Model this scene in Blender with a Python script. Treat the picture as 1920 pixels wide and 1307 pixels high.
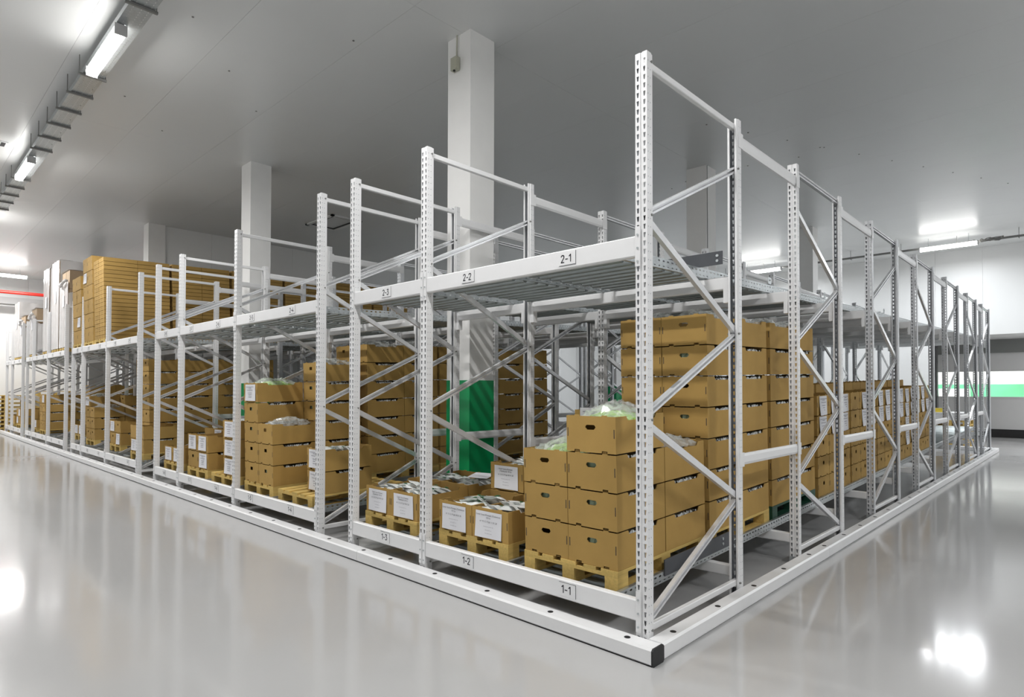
import bpy, math, random
from math import pi, sin, cos, radians
from mathutils import Vector, Matrix
random.seed(7)
S = bpy.context.scene
COL = S.collection
for o in list(bpy.data.objects): bpy.data.objects.remove(o)

# ------------------------------------------------------------------ camera
PX, FPX, CYP = 1920.0, 1145.49, 709.32
cam = bpy.data.cameras.new('camera')
cam.sensor_width = 36.0; cam.lens = 36.0*FPX/PX
cam.shift_y = (CYP-653.5)/PX
cam.clip_start = 0.05; cam.clip_end = 200
co = bpy.data.objects.new('camera', cam); COL.objects.link(co)
yaw, pit, roll = 0.8071, 0.0185, 0.0020
fw = Vector((-cos(yaw)*cos(pit), sin(yaw)*cos(pit), sin(pit)))
rt = Vector((sin(yaw), cos(yaw), 0)); up = rt.cross(fw)
rt, up = rt*cos(roll)+up*sin(roll), up*cos(roll)-rt*sin(roll)
M = Matrix((rt, up, -fw)).transposed().to_4x4(); M.translation = (1.8017, -3.0216, 1.55)
co.matrix_world = M
S.camera = co

# ------------------------------------------------------------------ world, exposure, lamp power
w = bpy.data.worlds.new('world'); S.world = w; w.use_nodes = True
w.node_tree.nodes['Background'].inputs[0].default_value = (0.9, 0.95, 1.0, 1)
w.node_tree.nodes['Background'].inputs[1].default_value = 0.02
S.view_settings.view_transform = 'Standard'; S.view_settings.look = 'None'
S.view_settings.gamma = 1.0; S.view_settings.use_curve_mapping = False
S.view_settings.exposure = 0.06
LAMP_WATT = 112.0
LAMP_GLOW = 16.0
H_CEIL = 5.737

# ------------------------------------------------------------------ materials
def mat(name, rgb, rough=0.5, metal=0.0, var=0.0, vscale=6.0, bump=0.0, bscale=60.0, spec=0.5,
        alpha=1.0, emit=0.0, objvar=0.0, stretch=(1,1,1), coat=0.0, rvar=0.0):
    m = bpy.data.materials.new(name); m.use_nodes = True
    nt = m.node_tree; N = nt.nodes; L = nt.links
    b = N['Principled BSDF']
    b.inputs['Base Color'].default_value = (*rgb, 1)
    b.inputs['Roughness'].default_value = rough
    b.inputs['Metallic'].default_value = metal
    b.inputs['Specular IOR Level'].default_value = spec
    b.inputs['Alpha'].default_value = alpha
    if coat: b.inputs['Coat Weight'].default_value = coat; b.inputs['Coat Roughness'].default_value = 0.08
    if emit:
        b.inputs['Emission Color'].default_value = (*rgb, 1); b.inputs['Emission Strength'].default_value = emit
    if var or bump or rvar or objvar:
        tc = N.new('ShaderNodeTexCoord'); mp = N.new('ShaderNodeMapping')
        mp.inputs['Scale'].default_value = stretch
        L.new(tc.outputs['Object'], mp.inputs['Vector'])
        vec = mp.outputs['Vector']
        if objvar:
            oi = N.new('ShaderNodeObjectInfo'); va = N.new('ShaderNodeVectorMath'); va.operation = 'ADD'
            cb = N.new('ShaderNodeCombineXYZ'); mm = N.new('ShaderNodeMath'); mm.operation = 'MULTIPLY'; mm.inputs[1].default_value = 37.0
            L.new(oi.outputs['Random'], mm.inputs[0])
            for i in range(3): L.new(mm.outputs[0], cb.inputs[i])
            L.new(vec, va.inputs[0]); L.new(cb.outputs[0], va.inputs[1]); vec = va.outputs[0]
        val = None
        if var:
            n1 = N.new('ShaderNodeTexNoise'); n1.inputs['Scale'].default_value = vscale; n1.inputs['Detail'].default_value = 4
            L.new(vec, n1.inputs['Vector'])
            mr = N.new('ShaderNodeMapRange'); mr.inputs['From Min'].default_value = 0.25; mr.inputs['From Max'].default_value = 0.75
            mr.inputs['To Min'].default_value = 1-var; mr.inputs['To Max'].default_value = 1+var
            L.new(n1.outputs['Fac'], mr.inputs['Value']); val = mr.outputs['Result']
        if objvar:
            m2 = N.new('ShaderNodeMapRange'); m2.inputs['To Min'].default_value = 1-objvar; m2.inputs['To Max'].default_value = 1+objvar
            L.new(oi.outputs['Random'], m2.inputs['Value'])
            if val is not None:
                mu = N.new('ShaderNodeMath'); mu.operation = 'MULTIPLY'
                L.new(val, mu.inputs[0]); L.new(m2.outputs['Result'], mu.inputs[1]); val = mu.outputs[0]
            else: val = m2.outputs['Result']
        if val is not None:
            vm = N.new('ShaderNodeVectorMath'); vm.operation = 'SCALE'; vm.inputs[0].default_value = rgb
            L.new(val, vm.inputs['Scale']); L.new(vm.outputs[0], b.inputs['Base Color'])
        if rvar:
            n3 = N.new('ShaderNodeTexNoise'); n3.inputs['Scale'].default_value = 1.3; n3.inputs['Detail'].default_value = 5
            L.new(vec, n3.inputs['Vector'])
            m3 = N.new('ShaderNodeMapRange'); m3.inputs['To Min'].default_value = max(0.02, rough-rvar); m3.inputs['To Max'].default_value = rough+rvar
            L.new(n3.outputs['Fac'], m3.inputs['Value']); L.new(m3.outputs['Result'], b.inputs['Roughness'])
        if bump:
            n2 = N.new('ShaderNodeTexNoise'); n2.inputs['Scale'].default_value = bscale; n2.inputs['Detail'].default_value = 3
            L.new(vec, n2.inputs['Vector'])
            bp = N.new('ShaderNodeBump'); bp.inputs['Strength'].default_value = bump; bp.inputs['Distance'].default_value = 0.01
            L.new(n2.outputs['Fac'], bp.inputs['Height']); L.new(bp.outputs['Normal'], b.inputs['Normal'])
    return m

M_FLOOR = mat('epoxy_floor', (0.465, 0.462, 0.46), 0.115, var=0.03, vscale=0.7, rvar=0.05, spec=0.5)
M_CEIL = mat('ceiling_panel', (0.76, 0.77, 0.765), 0.31, var=0.015, vscale=0.8, bump=0.01, bscale=3, spec=0.55)
M_WALL = mat('wall_panel', (0.84, 0.845, 0.84), 0.35, var=0.02, vscale=1.0)
M_GREYWALL = mat('grey_wall', (0.58, 0.58, 0.58), 0.5, var=0.02, vscale=2)
M_SHADEBAND = mat('shade_band_grey', (0.2, 0.205, 0.2), 0.5, var=0.03, vscale=2)  # dark tone standing in for shade high on the annex wall
M_COLUMN = mat('white_painted_concrete', (0.88, 0.875, 0.86), 0.6, var=0.02, vscale=4, bump=0.05)
M_GREEN = mat('green_paint', (0.0, 0.33, 0.105), 0.3, var=0.02)
M_LGREEN = mat('light_green_paint', (0.11, 0.62, 0.28), 0.5)
M_WHITE = mat('white_powder_coat', (0.82, 0.82, 0.825), 0.32, var=0.012, vscale=9)
M_POST = mat('galvanised_upright', (0.66, 0.67, 0.69), 0.4, metal=0.2, var=0.05, vscale=22)
M_GALV = mat('galvanised_steel', (0.50, 0.53, 0.54), 0.34, metal=0.75, var=0.12, vscale=25)
M_ROLLER = mat('roller_steel', (0.30, 0.33, 0.33), 0.33, metal=0.65, var=0.08, vscale=15)
M_BAGGREEN = mat('bagged_greens', (0.30, 0.38, 0.24), 0.25, spec=0.7, var=0.4, vscale=25)
M_BAGEDGE = mat('crumpled_film_edge', (0.62, 0.64, 0.63), 0.2, spec=0.8, var=0.35, vscale=40)
M_CHROME = mat('zinc_brace', (0.76, 0.765, 0.78), 0.26, metal=0.4, var=0.04, vscale=14)
M_DARKSTEEL = mat('dark_grey_steel', (0.065, 0.07, 0.08), 0.45, var=0.06, vscale=10)
M_BLACK = mat('black_plastic', (0.012, 0.012, 0.013), 0.5)
M_INK = mat('black_ink', (0.02, 0.02, 0.03), 0.7)
M_INKG = mat('grey_ink', (0.22, 0.22, 0.25), 0.8)
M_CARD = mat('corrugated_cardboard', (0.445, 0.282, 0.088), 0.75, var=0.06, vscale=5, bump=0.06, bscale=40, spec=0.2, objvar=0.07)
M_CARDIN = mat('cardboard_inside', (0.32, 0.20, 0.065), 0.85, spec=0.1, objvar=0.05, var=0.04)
M_WOOD = mat('pallet_wood', (0.60, 0.425, 0.14), 0.7, var=0.14, vscale=9, stretch=(6, 0.8, 6), bump=0.1, bscale=30, spec=0.2, objvar=0.16)
M_GPALLET = mat('green_pallet_paint', (0.012, 0.07, 0.04), 0.55, var=0.08)
M_PAPER = mat('white_paper', (0.80, 0.80, 0.83), 0.7, spec=0.2)
M_FILM = mat('clear_plastic_film', (0.82, 0.86, 0.83), 0.14, alpha=0.27, spec=0.7)
M_BAG = mat('white_printed_bag', (0.90, 0.92, 0.90), 0.25, spec=0.6, var=0.05, vscale=12)
M_LEAF = mat('lettuce_leaves', (0.31, 0.52, 0.09), 0.5, var=0.4, vscale=30, bump=0.4, bscale=40)
M_LOGO = mat('green_print', (0.03, 0.22, 0.06), 0.4)
M_WRAP = mat('milky_stretch_film', (0.74, 0.72, 0.71), 0.22, alpha=0.86, spec=0.7, var=0.04, vscale=3)
M_WRAPPED = mat('wrapped_brown_carton', (0.42, 0.31, 0.20), 0.7, var=0.06)
M_RED = mat('red_pipe_paint', (0.62, 0.03, 0.02), 0.35)
M_LAMP = mat('lamp_diffuser', (1.0, 0.985, 0.96), 0.4, emit=LAMP_GLOW)
M_INNER = mat('shaded_bare_steel', (0.44, 0.455, 0.48), 0.4, metal=0.3)  # bare inner steel, darkened so the post holes look shaded
M_PANEL = mat('panel_light_diffuser', (1.0, 1.0, 1.0), 0.4, emit=7.0)
M_LAMPBODY = mat('grey_lamp_body', (0.55, 0.55, 0.55), 0.5)
M_YELLOW = mat('yellow_carton', (0.72, 0.55, 0.05), 0.5)
M_BEIGE = mat('beige_plastic', (0.47, 0.47, 0.38), 0.5)
M_PIPE = mat('grey_conduit', (0.22, 0.22, 0.21), 0.45)
M_GLASS = mat('window_glass', (0.9, 0.95, 0.93), 0.03, alpha=0.12, spec=0.8)
M_ROOMLIGHT = mat('lit_room_beyond', (0.80, 0.80, 0.78), 0.5)

# ------------------------------------------------------------------ mesh helpers
class MB:
    def __init__(s): s.v = []; s.f = []; s.m = []
    def add(s, vs, fs, m=0):
        n = len(s.v); s.v += [tuple(p) for p in vs]
        for f in fs: s.f.append(tuple(i+n for i in f)); s.m.append(m)
        return s
    def box(s, x0, x1, y0, y1, z0, z1, m=0):
        return s.add([(x0,y0,z0),(x1,y0,z0),(x1,y1,z0),(x0,y1,z0),(x0,y0,z1),(x1,y0,z1),(x1,y1,z1),(x0,y1,z1)],
              [(3,2,1,0),(4,5,6,7),(0,1,5,4),(1,2,6,5),(2,3,7,6),(3,0,4,7)], m)
    def cbox(s, x0, x1, y0, y1, z0, z1, c, m=0):      # box along X with chamfered long edges
        p = [(y0+c,z0),(y1-c,z0),(y1,z0+c),(y1,z1-c),(y1-c,z1),(y0+c,z1),(y0,z1-c),(y0,z0+c)]
        return s.prism([(a,b) for a,b in p], 'x', x0, x1, m)
    def prism(s, poly, axis, a0, a1, m=0):
        n = len(poly)
        if axis == 'x': P = lambda a,q: (a,q[0],q[1])
        elif axis == 'y': P = lambda a,q: (q[0],a,q[1])
        else: P = lambda a,q: (q[0],q[1],a)
        vs = [P(a0,q) for q in poly]+[P(a1,q) for q in poly]
        fs = [(i,(i+1)%n,(i+1)%n+n,i+n) for i in range(n)]+[tuple(range(n-1,-1,-1)),tuple(range(n,2*n))]
        return s.add(vs, fs, m)
    def tube(s, p0, p1, r, n=10, m=0, r1=None):
        p0, p1 = Vector(p0), Vector(p1); d = (p1-p0).normalized()
        a = d.orthogonal().normalized(); b = d.cross(a); r1 = r if r1 is None else r1
        vs = [p0+(a*cos(2*pi*i/n)+b*sin(2*pi*i/n))*r for i in range(n)]+[p1+(a*cos(2*pi*i/n)+b*sin(2*pi*i/n))*r1 for i in range(n)]
        fs = [(i,(i+1)%n,(i+1)%n+n,i+n) for i in range(n)]+[tuple(range(n-1,-1,-1)),tuple(range(n,2*n))]
        return s.add(vs, fs, m)
    def bar(s, p0, p1, prof, side, m=0):              # sweep a 2D profile from p0 to p1; side = first profile axis
        p0, p1, side = Vector(p0), Vector(p1), Vector(side).normalized()
        d = (p1-p0).normalized(); u = (side-d*side.dot(d)).normalized(); v = d.cross(u); n = len(prof)
        vs = [p0+u*a+v*b for a,b in prof]+[p1+u*a+v*b for a,b in prof]
        fs = [(i,(i+1)%n,(i+1)%n+n,i+n) for i in range(n)]+[tuple(range(n-1,-1,-1)),tuple(range(n,2*n))]
        return s.add(vs, fs, m)
    def xf(s, mtx, other, m=None):
        n = len(s.v); s.v += [tuple(mtx @ Vector(p)) for p in other.v]
        for f,k in zip(other.f, other.m): s.f.append(tuple(i+n for i in f)); s.m.append(k if m is None else m)
        return s
    def mesh(s, name, *mats, smooth=False):
        me = bpy.data.meshes.new(name); me.from_pydata(s.v, [], s.f)
        for m in mats: me.materials.append(m)
        if len(mats) > 1: me.polygons.foreach_set('material_index', s.m)
        if smooth: me.polygons.foreach_set('use_smooth', [True]*len(s.f))
        me.update(); return me

def obj(name, me, parent=None, loc=(0,0,0), rz=0.0, rot=None):
    o = bpy.data.objects.new(name, me); COL.objects.link(o)
    if parent is not None: o.parent = parent
    o.location = loc
    if rot: o.rotation_euler = rot
    elif rz: o.rotation_euler = (0,0,rz)
    return o
def tag(o, label, cat, group=None):
    o['label'] = label; o['category'] = cat
    if group: o['group'] = group
    return o
def thing(name, label, cat, loc=(0,0,0), rz=0.0, group=None):
    return tag(obj(name, None, None, loc, rz), label, cat, group)
def struct(name, me, parent=None, loc=(0,0,0)):
    o = obj(name, me, parent, loc)
    if parent is None: o['kind'] = 'structure'
    return o
ORD = ['zeroth','first','second','third','fourth','fifth','sixth','seventh','eighth','ninth','tenth','eleventh','twelfth','thirteenth','fourteenth','fifteenth','sixteenth','seventeenth','eighteenth','nineteenth','twentieth','twenty-first','twenty-second']
_text = {}
STROKES = {'1':[[(.08,.78),(.34,1),(.34,0)]],'2':[[(0,.80),(.04,.93),(.16,1),(.34,1),(.46,.93),(.5,.78),(.45,.60),(.0,.0),(.5,.0)]],
 '3':[[(.02,1),(.48,1),(.24,.60),(.40,.55),(.5,.40),(.5,.20),(.40,.04),(.22,0),(.06,.04),(0,.14)]],
 '4':[[(.36,1),(0,.28),(.52,.28)],[(.38,.52),(.38,0)]],'5':[[(.46,1),(.07,1),(.05,.56),(.28,.60),(.44,.52),(.5,.34),(.48,.16),(.36,.02),(.18,0),(.04,.05),(0,.12)]],
 '6':[[(.38,1),(.12,.66),(0,.36),(.03,.12),(.16,0),(.34,0),(.47,.12),(.5,.30),(.44,.48),(.30,.56),(.12,.52),(.03,.42)]],
 '7':[[(0,1),(.5,1),(.18,0)]],'8':[[(.25,.54),(.08,.64),(.04,.82),(.14,.97),(.25,1),(.36,.97),(.46,.82),(.42,.64),(.25,.54),(.05,.42),(0,.22),(.10,.04),(.25,0),(.40,.04),(.5,.22),(.45,.42),(.25,.54)]],
 '9':[[(.12,0),(.38,.34),(.5,.64),(.47,.88),(.34,1),(.16,1),(.03,.88),(0,.70),(.06,.52),(.20,.44),(.38,.48),(.47,.58)]],
 '0':[[(.12,.04),(0,.2),(0,.8),(.12,.96),(.25,1),(.38,.96),(.5,.8),(.5,.2),(.38,.04),(.25,0),(.12,.04)]],'-':[[(.04,.42),(.40,.42)]]}
def digits_mesh(txt, h, m):
    k = ('digits', txt, h)
    if k not in _text:
        b = MB(); adv = {'1':.62,'-':.60}; W = sum(adv.get(c,.74) for c in txt)-.2; x = -W/2; t_ = .074
        for c in txt:
            for st in STROKES[c]:
                for (xa,ya),(xb,yb) in zip(st, st[1:]):
                    d = Vector((xb-xa,yb-ya)); d.normalize(); n_ = Vector((-d.y,d.x))*t_; e = d*t_*.6
                    q = [(xa-e.x+n_.x,ya-e.y+n_.y),(xa-e.x-n_.x,ya-e.y-n_.y),(xb+e.x-n_.x,yb+e.y-n_.y),(xb+e.x+n_.x,yb+e.y+n_.y)]
                    b.add([((x+u)*h,0,(v-.5)*h) for u,v in q], [(0,1,2,3)])
            x += adv.get(c,.74)
        _text[k] = b.mesh('number', m)
    return _text[k]
def text_mesh(txt, size, m, align='CENTER'):
    k = (txt, size, m.name)
    if k not in _text:
        cu = bpy.data.curves.new('print', 'FONT'); cu.body = txt; cu.size = size; cu.align_x = align; cu.align_y = 'CENTER'
        cu.resolution_u = 2; cu.extrude = 0.0
        t = bpy.data.objects.new('print', cu); COL.objects.link(t)
        bpy.context.view_layer.update()
        me = bpy.data.meshes.new_from_object(t); me.name = 'print'
        bpy.data.objects.remove(t); me.materials.clear(); me.materials.append(m); _text[k] = me
    return _text[k]

def hole_plate(mb, rect, hole, emb, m=0, n=12):
    """rect (a0,a1,b0,b1) in a plane with a hole (ca,cb,ha,hb,kind); emb maps (a,b)->3D"""
    a0,a1,b0,b1 = rect; ca,cb,ha,hb,kind = hole
    angs = [2*pi*i/n for i in range(n)]+[math.atan2(y-cb, x-ca) % (2*pi) for x in (a0,a1) for y in (b0,b1)]
    angs = sorted(set(round(t,6) for t in angs))
    outer, inner = [], []
    for t in angs:
        c, s_ = cos(t), sin(t)
        k = min(((a1-ca)/c if c>1e-9 else (a0-ca)/c if c<-1e-9 else 1e9), ((b1-cb)/s_ if s_>1e-9 else (b0-cb)/s_ if s_<-1e-9 else 1e9))
        outer.append((ca+c*k, cb+s_*k))
        if kind == 'slot':
            r = hb; L_ = ha-hb
            best = 1e9
            if abs(s_) > 1e-9:
                tt = r/abs(s_)
                if abs(tt*c) <= L_: best = tt
            if best > 1e8:
                sx = L_ if c > 0 else -L_
                bq = c*sx; best = bq+math.sqrt(max(0, bq*bq-(sx*sx-r*r)))
            q = best
        else:
            q = min(ha/abs(c) if abs(c)>1e-9 else 1e9, hb/abs(s_) if abs(s_)>1e-9 else 1e9)
        inner.append((ca+c*q, cb+s_*q))
    k = len(angs); vs = [emb(*p) for p in outer]+[emb(*p) for p in inner]
    mb.add(vs, [(i,(i+1)%k,(i+1)%k+k,i+k) for i in range(k)], m)

# ------------------------------------------------------------------ room
XL, XR, YF, YB, YR = -27.6, 8.5, -11.0, 19.3, 22.8
struct('floor', MB().box(XL-0.5, XR+0.5, YF-0.5, 34, -0.2, 0).mesh('floor', M_FLOOR))
ceil = struct('ceiling', MB().box(XL-0.3, XR+0.3, YF-0.3, YB+0.3, H_CEIL+0.02, H_CEIL+0.12).mesh('ceiling_backing', M_GREYWALL))
PW, PL = 1.2, 6.0
pm = MB().box(0.0012, PL-0.0012, 0.0012, PW-0.0012, 0, 0.02).mesh('ceiling_panel', M_CEIL)
xs = -33.5-0.03
while xs < XR:
    ys = -12.2
    while ys < YB:
        if xs+PL > XL and ys+PW > YF: obj('ceiling_panel', pm, ceil, (xs, ys, H_CEIL))
        ys += PW
    xs += PL
def wall_panels(name, along, fixed, a0, a1, z0, z1, thick, inward, joint=1.2):
    """wall built as a row of tall panels with recessed joints"""
    b = MB()
    if along == 'y': b.box(fixed, fixed-inward*thick, a0, a1, z0, z1)
    else: b.box(a0, a1, fixed, fixed-inward*thick, z0, z1)
    o = struct(name, b.mesh(name, M_GREYWALL))
    a = a0
    while a < a1-1e-6:
        e = min(a+joint, a1); p = MB()
        if along == 'y': p.box(fixed, fixed+inward*0.02, a+0.002, e-0.002, z0, z1)
        else: p.box(a+0.002, e-0.002, fixed, fixed+inward*0.02, z0, z1)
        obj('wall_panel', p.mesh('wall_panel', M_WALL), o)
        a = e
    return o
wall_panels('wall_left', 'y', XL, YF, YB, 0, H_CEIL, 0.15, 1, 3.0)
wall_panels('wall_right', 'y', XR, YF, YB+4, 0, H_CEIL, 0.15, -1, 3.0)
wall_panels('wall_front', 'x', YF, XL, XR, 0, H_CEIL, 0.15, 1, 3.0)
# far wall: solid left part down to the floor, lintel over the wide opening on the right
wall_panels('wall_back', 'x', YB, XL, -1.72, 0, H_CEIL, 0.2, -1, 3.0)
wall_panels('wall_back_2', 'x', YB, -1.72, XR, 3.17, H_CEIL, 0.2, -1, 1.15)
struct('trim_1', MB().box(-1.78, -1.71, YB-0.03, YB+0.22, 0.0, 3.17).mesh('opening_jamb', M_BLACK))
# partition standing on the third column line
wall_panels('wall_partition', 'y', -15.5, 2.1, YB, 0, H_CEIL, 0.1, 1, 1.15)
# annex seen through the opening: ceiling, wall with an internal window strip, black skirting
struct('ceiling_annex', MB().box(-9, XR, YB+0.2, 34, 3.25, 3.35).mesh('annex_ceiling', M_GREYWALL))
an = MB(); an.box(-9, XR, YR, YR+0.12, 0, 1.30); an.box(-9, XR, YR, YR+0.12, 2.2, 3.3)
struct('wall_annex', an.mesh('annex_wall', M_GREYWALL))
struct('trim_2', MB().box(-9, XR, YR-0.06, YR-0.001, 2.80, 3.25).mesh('painted_shade_band', M_SHADEBAND))  # shade below the lintel, put in as a dark grey band
struct('baseboard_annex', MB().box(-9, XR, YR-0.03, YR-0.001, 0.0, 0.27).mesh('black_skirting', M_BLACK))
wn = struct('window_1', MB().box(-9, XR, YR-0.015, YR+0.13, 1.30, 1.345).box(-9, XR, YR-0.01, YR+0.13, 2.19, 2.215).mesh('window_frame', M_GREYWALL))
for k in range(9): obj('pane', MB().box(-9+k*1.94, -9+k*1.94+1.93, YR+0.05, YR+0.06, 1.345, 2.19).mesh('pane', M_GLASS), wn)
struct('wall_annex_room', MB().box(-9, XR, 28.0, 28.1, 0, 3.3).mesh('room_wall', M_ROOMLIGHT))
struct('wall_annex_side', MB().box(-9.1, -9, YB+0.2, 34, 0, 3.3).mesh('room_side', M_ROOMLIGHT))
struct('trim_3', MB().box(-9, XR, 27.97, 27.999, 0.3, 1.80).mesh('green_wall_band', M_LGREEN))
for k, (x0, x1, z0, z1, lab) in enumerate([(-0.2, 1.6, 0.9, 1.95, 'white machine cabinet standing before the green band beyond the window, further right'),
                                 (-2.9, -1.9, 0.9, 1.62, 'white machine cabinet standing before the green band beyond the window, further left')]):
    t = thing('machine_cabinet', lab, 'cabinet', (x0, 27.2, 0))
    obj('body', MB().box(0, x1-x0, 0, 0.6, 0.1, z1).mesh('cabinet_body', M_WALL), t)
    obj('base', MB().box(0.05, x1-x0-0.05, 0.05, 0.55, 0, 0.1).mesh('cabinet_base', M_DARKSTEEL), t)
    obj('door', MB().box(0.04, (x1-x0)/2-0.01, -0.02, 0, 0.2, z1-0.06).mesh('cabinet_door', M_WHITE), t)
    obj('door', MB().box((x1-x0)/2+0.01, x1-x0-0.04, -0.02, 0, 0.2, z1-0.06).mesh('cabinet_door', M_WHITE), t)
for x in (-6.0, -2.0, 2.0):
    t = thing('panel_light', 'flat light panel under the low annex ceiling, %s one' % {-6.0:'left',-2.0:'middle',2.0:'right'}[x], 'light', (x, 25.4, 3.20))
    obj('diffuser', MB().box(-0.6, 0.6, -0.3, 0.3, 0, 0.02).mesh('panel_diffuser', M_PANEL), t)
    ld = bpy.data.lights.new('annex_lamp', 'AREA'); ld.shape = 'RECTANGLE'; ld.size = 1.2; ld.size_y = 0.6; ld.energy = 200
    lo = bpy.data.objects.new('annex_lamp', ld); COL.objects.link(lo); lo.parent = t; lo.location = (0, 0, -0.02)

for k in range(2):  # unseen panels added to brighten the annex wall
    t = thing('panel_light', 'added unseen light panel brightening the annex wall behind the lintel, %s one' % ['left','right'][k], 'light', (3.6+k*2.6, 20.6, 3.20))
    obj('diffuser', MB().box(-0.6, 0.6, -0.15, 0.15, 0, 0.02).mesh('panel_diffuser', M_PANEL), t)
    ld = bpy.data.lights.new('annex_lamp', 'AREA'); ld.shape = 'RECTANGLE'; ld.size = 1.2; ld.size_y = 0.3; ld.energy = 130
    lo = bpy.data.objects.new('annex_lamp', ld); COL.objects.link(lo); lo.parent = t; lo.location = (0, 0, -0.02)
# ------------------------------------------------------------------ columns
col_shaft = MB().box(-0.4, 0, 0, 0.385, 0, H_CEIL).mesh('column_shaft', M_COLUMN)
col_band = MB().box(-0.403, 0.003, -0.003, 0.388, 0.001, 1.657).mesh('green_band', M_GREEN)
COLX = [-3.40, -9.37, -15.40, -21.37]; COLY = [1.705, 7.62, 13.5]
for i, x in enumerate(COLX):
    for j, y in enumerate(COLY):
        if j and i == 3: continue
        if i == 2 and j: continue
        t = thing('support_column', 'square white column with green painted base, %s from the right in the %s' %
                  (ORD[i+1], ['front row', 'middle row', 'back row'][j]), 'column', (x, y, 0))
        obj('shaft', col_shaft, t); g = obj('green_band', col_band, t); g['label'] = 'glossy green painted base'
t = thing('sensor_box', 'small beige sensor box hanging by a cable high on the front column', 'sensor', (-3.63, 1.70, 5.39))
obj('housing', MB().box(-0.05, 0.05, -0.06, 0, -0.075, 0.075).mesh('sensor_housing', M_BEIGE), t)
obj('cable', MB().tube((0.005,-0.012,0.075), (0.012,-0.012,0.347), 0.008, 8).mesh('sensor_cable', M_BEIGE), t)
obj('socket', MB().tube((0,-0.045,-0.09), (0,-0.045,-0.075), 0.014, 8).mesh('sensor_socket', M_BLACK), t)
t = thing('electric_cable', 'thin brown cable hanging loosely down the column behind the upper deck', 'cable', (-3.391, 7.62, 2.8))
b = MB(); pts = [(0.0,0.02,2.93),(0,0.025,2.2),(0,0.03,1.2),(0,0.045,0.4),(0,0.05,0.0)]
for a, c in zip(pts, pts[1:]): b.tube(a, c, 0.006, 6)
obj('cord', b.mesh('cord', M_PIPE), t)

# ------------------------------------------------------------------ ceiling fittings
lamp_body = MB().prism([(-0.04,0.042),(0.04,0.042),(0.035,0.06),(-0.035,0.06)], 'x', -0.64, 0.64).mesh('lamp_body', M_LAMPBODY)
lamp_diff = MB().prism([(-0.055,-0.035),(-0.03,-0.055),(0.03,-0.055),(0.055,-0.035),(0.065,-0.005),(0.058,0.025),(0.041,0.041),(-0.041,0.041),(-0.058,0.025),(-0.065,-0.005)], 'x', -0.635, 0.635).mesh('lamp_diffuser', M_LAMP)
lamp_cap = MB().box(-0.012, 0.012, -0.06, 0.06, -0.055, 0.06).mesh('lamp_end_cap', M_LAMPBODY)
lamp_data = bpy.data.lights.new('strip_lamp', 'AREA'); lamp_data.shape = 'RECTANGLE'
lamp_data.size = 1.25; lamp_data.size_y = 0.1; lamp_data.energy = LAMP_WATT; lamp_data.color = (1.0, 0.99, 0.975)
lamp_data_cool = lamp_data.copy(); lamp_data_cool.color = (0.93, 0.965, 1.0)
lamp_data_dim = lamp_data_cool.copy(); lamp_data_dim.energy = LAMP_WATT*0.45
def strip_light(x, y, label, rz=0.0, cool=False, dim=False, tray=False):
    t = thing('strip_light', label, 'light', (x, y, 5.452), rz, 'long strip lights under the ceiling trays')
    obj('body', lamp_body, t); obj('diffuser', lamp_diff, t)
    obj('end_cap', lamp_cap, t, (-0.645,0,0)); obj('end_cap', lamp_cap, t, (0.645,0,0))
    for sx in (-0.45, 0.45): obj('hanger', MB().tube((sx,0,0.06), (sx,0,0.067 if tray else 0.284), 0.006, 6).mesh('lamp_hanger', M_GALV), t)
    lo = bpy.data.objects.new('strip_lamp', lamp_data_dim if dim else lamp_data_cool if cool else lamp_data); COL.objects.link(lo); lo.parent = t; lo.location = (0,0,-0.06)
for i, x in enumerate([4.4, -1.02, -6.47, -11.93, -17.35, -22.8]):
    strip_light(x, -1.22, 'long glowing strip light under the tray at upper left, %s from the camera' % ORD[i+1], tray=True)
for i, x in enumerate([-1.07, -6.12, -11.1, 4.0]):
    strip_light(x, 17.05, 'long glowing strip light near the far wall, %s' % ['right one in view', 'left one, behind an upright', 'hidden further left', 'beyond the right picture edge'][i], cool=True)
for i, y in enumerate([-5.4, 0.0, 5.4]):
    strip_light(-25.3, y, 'long glowing strip light by the left end wall, %s' % ['nearest the front', 'seen at the left picture edge', 'behind the wrapped loads'][i], rz=pi/2)
for i, y in enumerate([1.0, 6.4, 11.8]):
    strip_light(4.3, y, 'strip light over the right aisle outside the picture, %s back' % ORD[i+1], rz=pi/2, dim=True)
for i, x in enumerate([3.0, -4.0, -11.0, -18.0]):
    strip_light(x, -7.2, 'strip light over the front aisle behind the camera, %s from the right' % ORD[i+1], dim=True)
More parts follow.
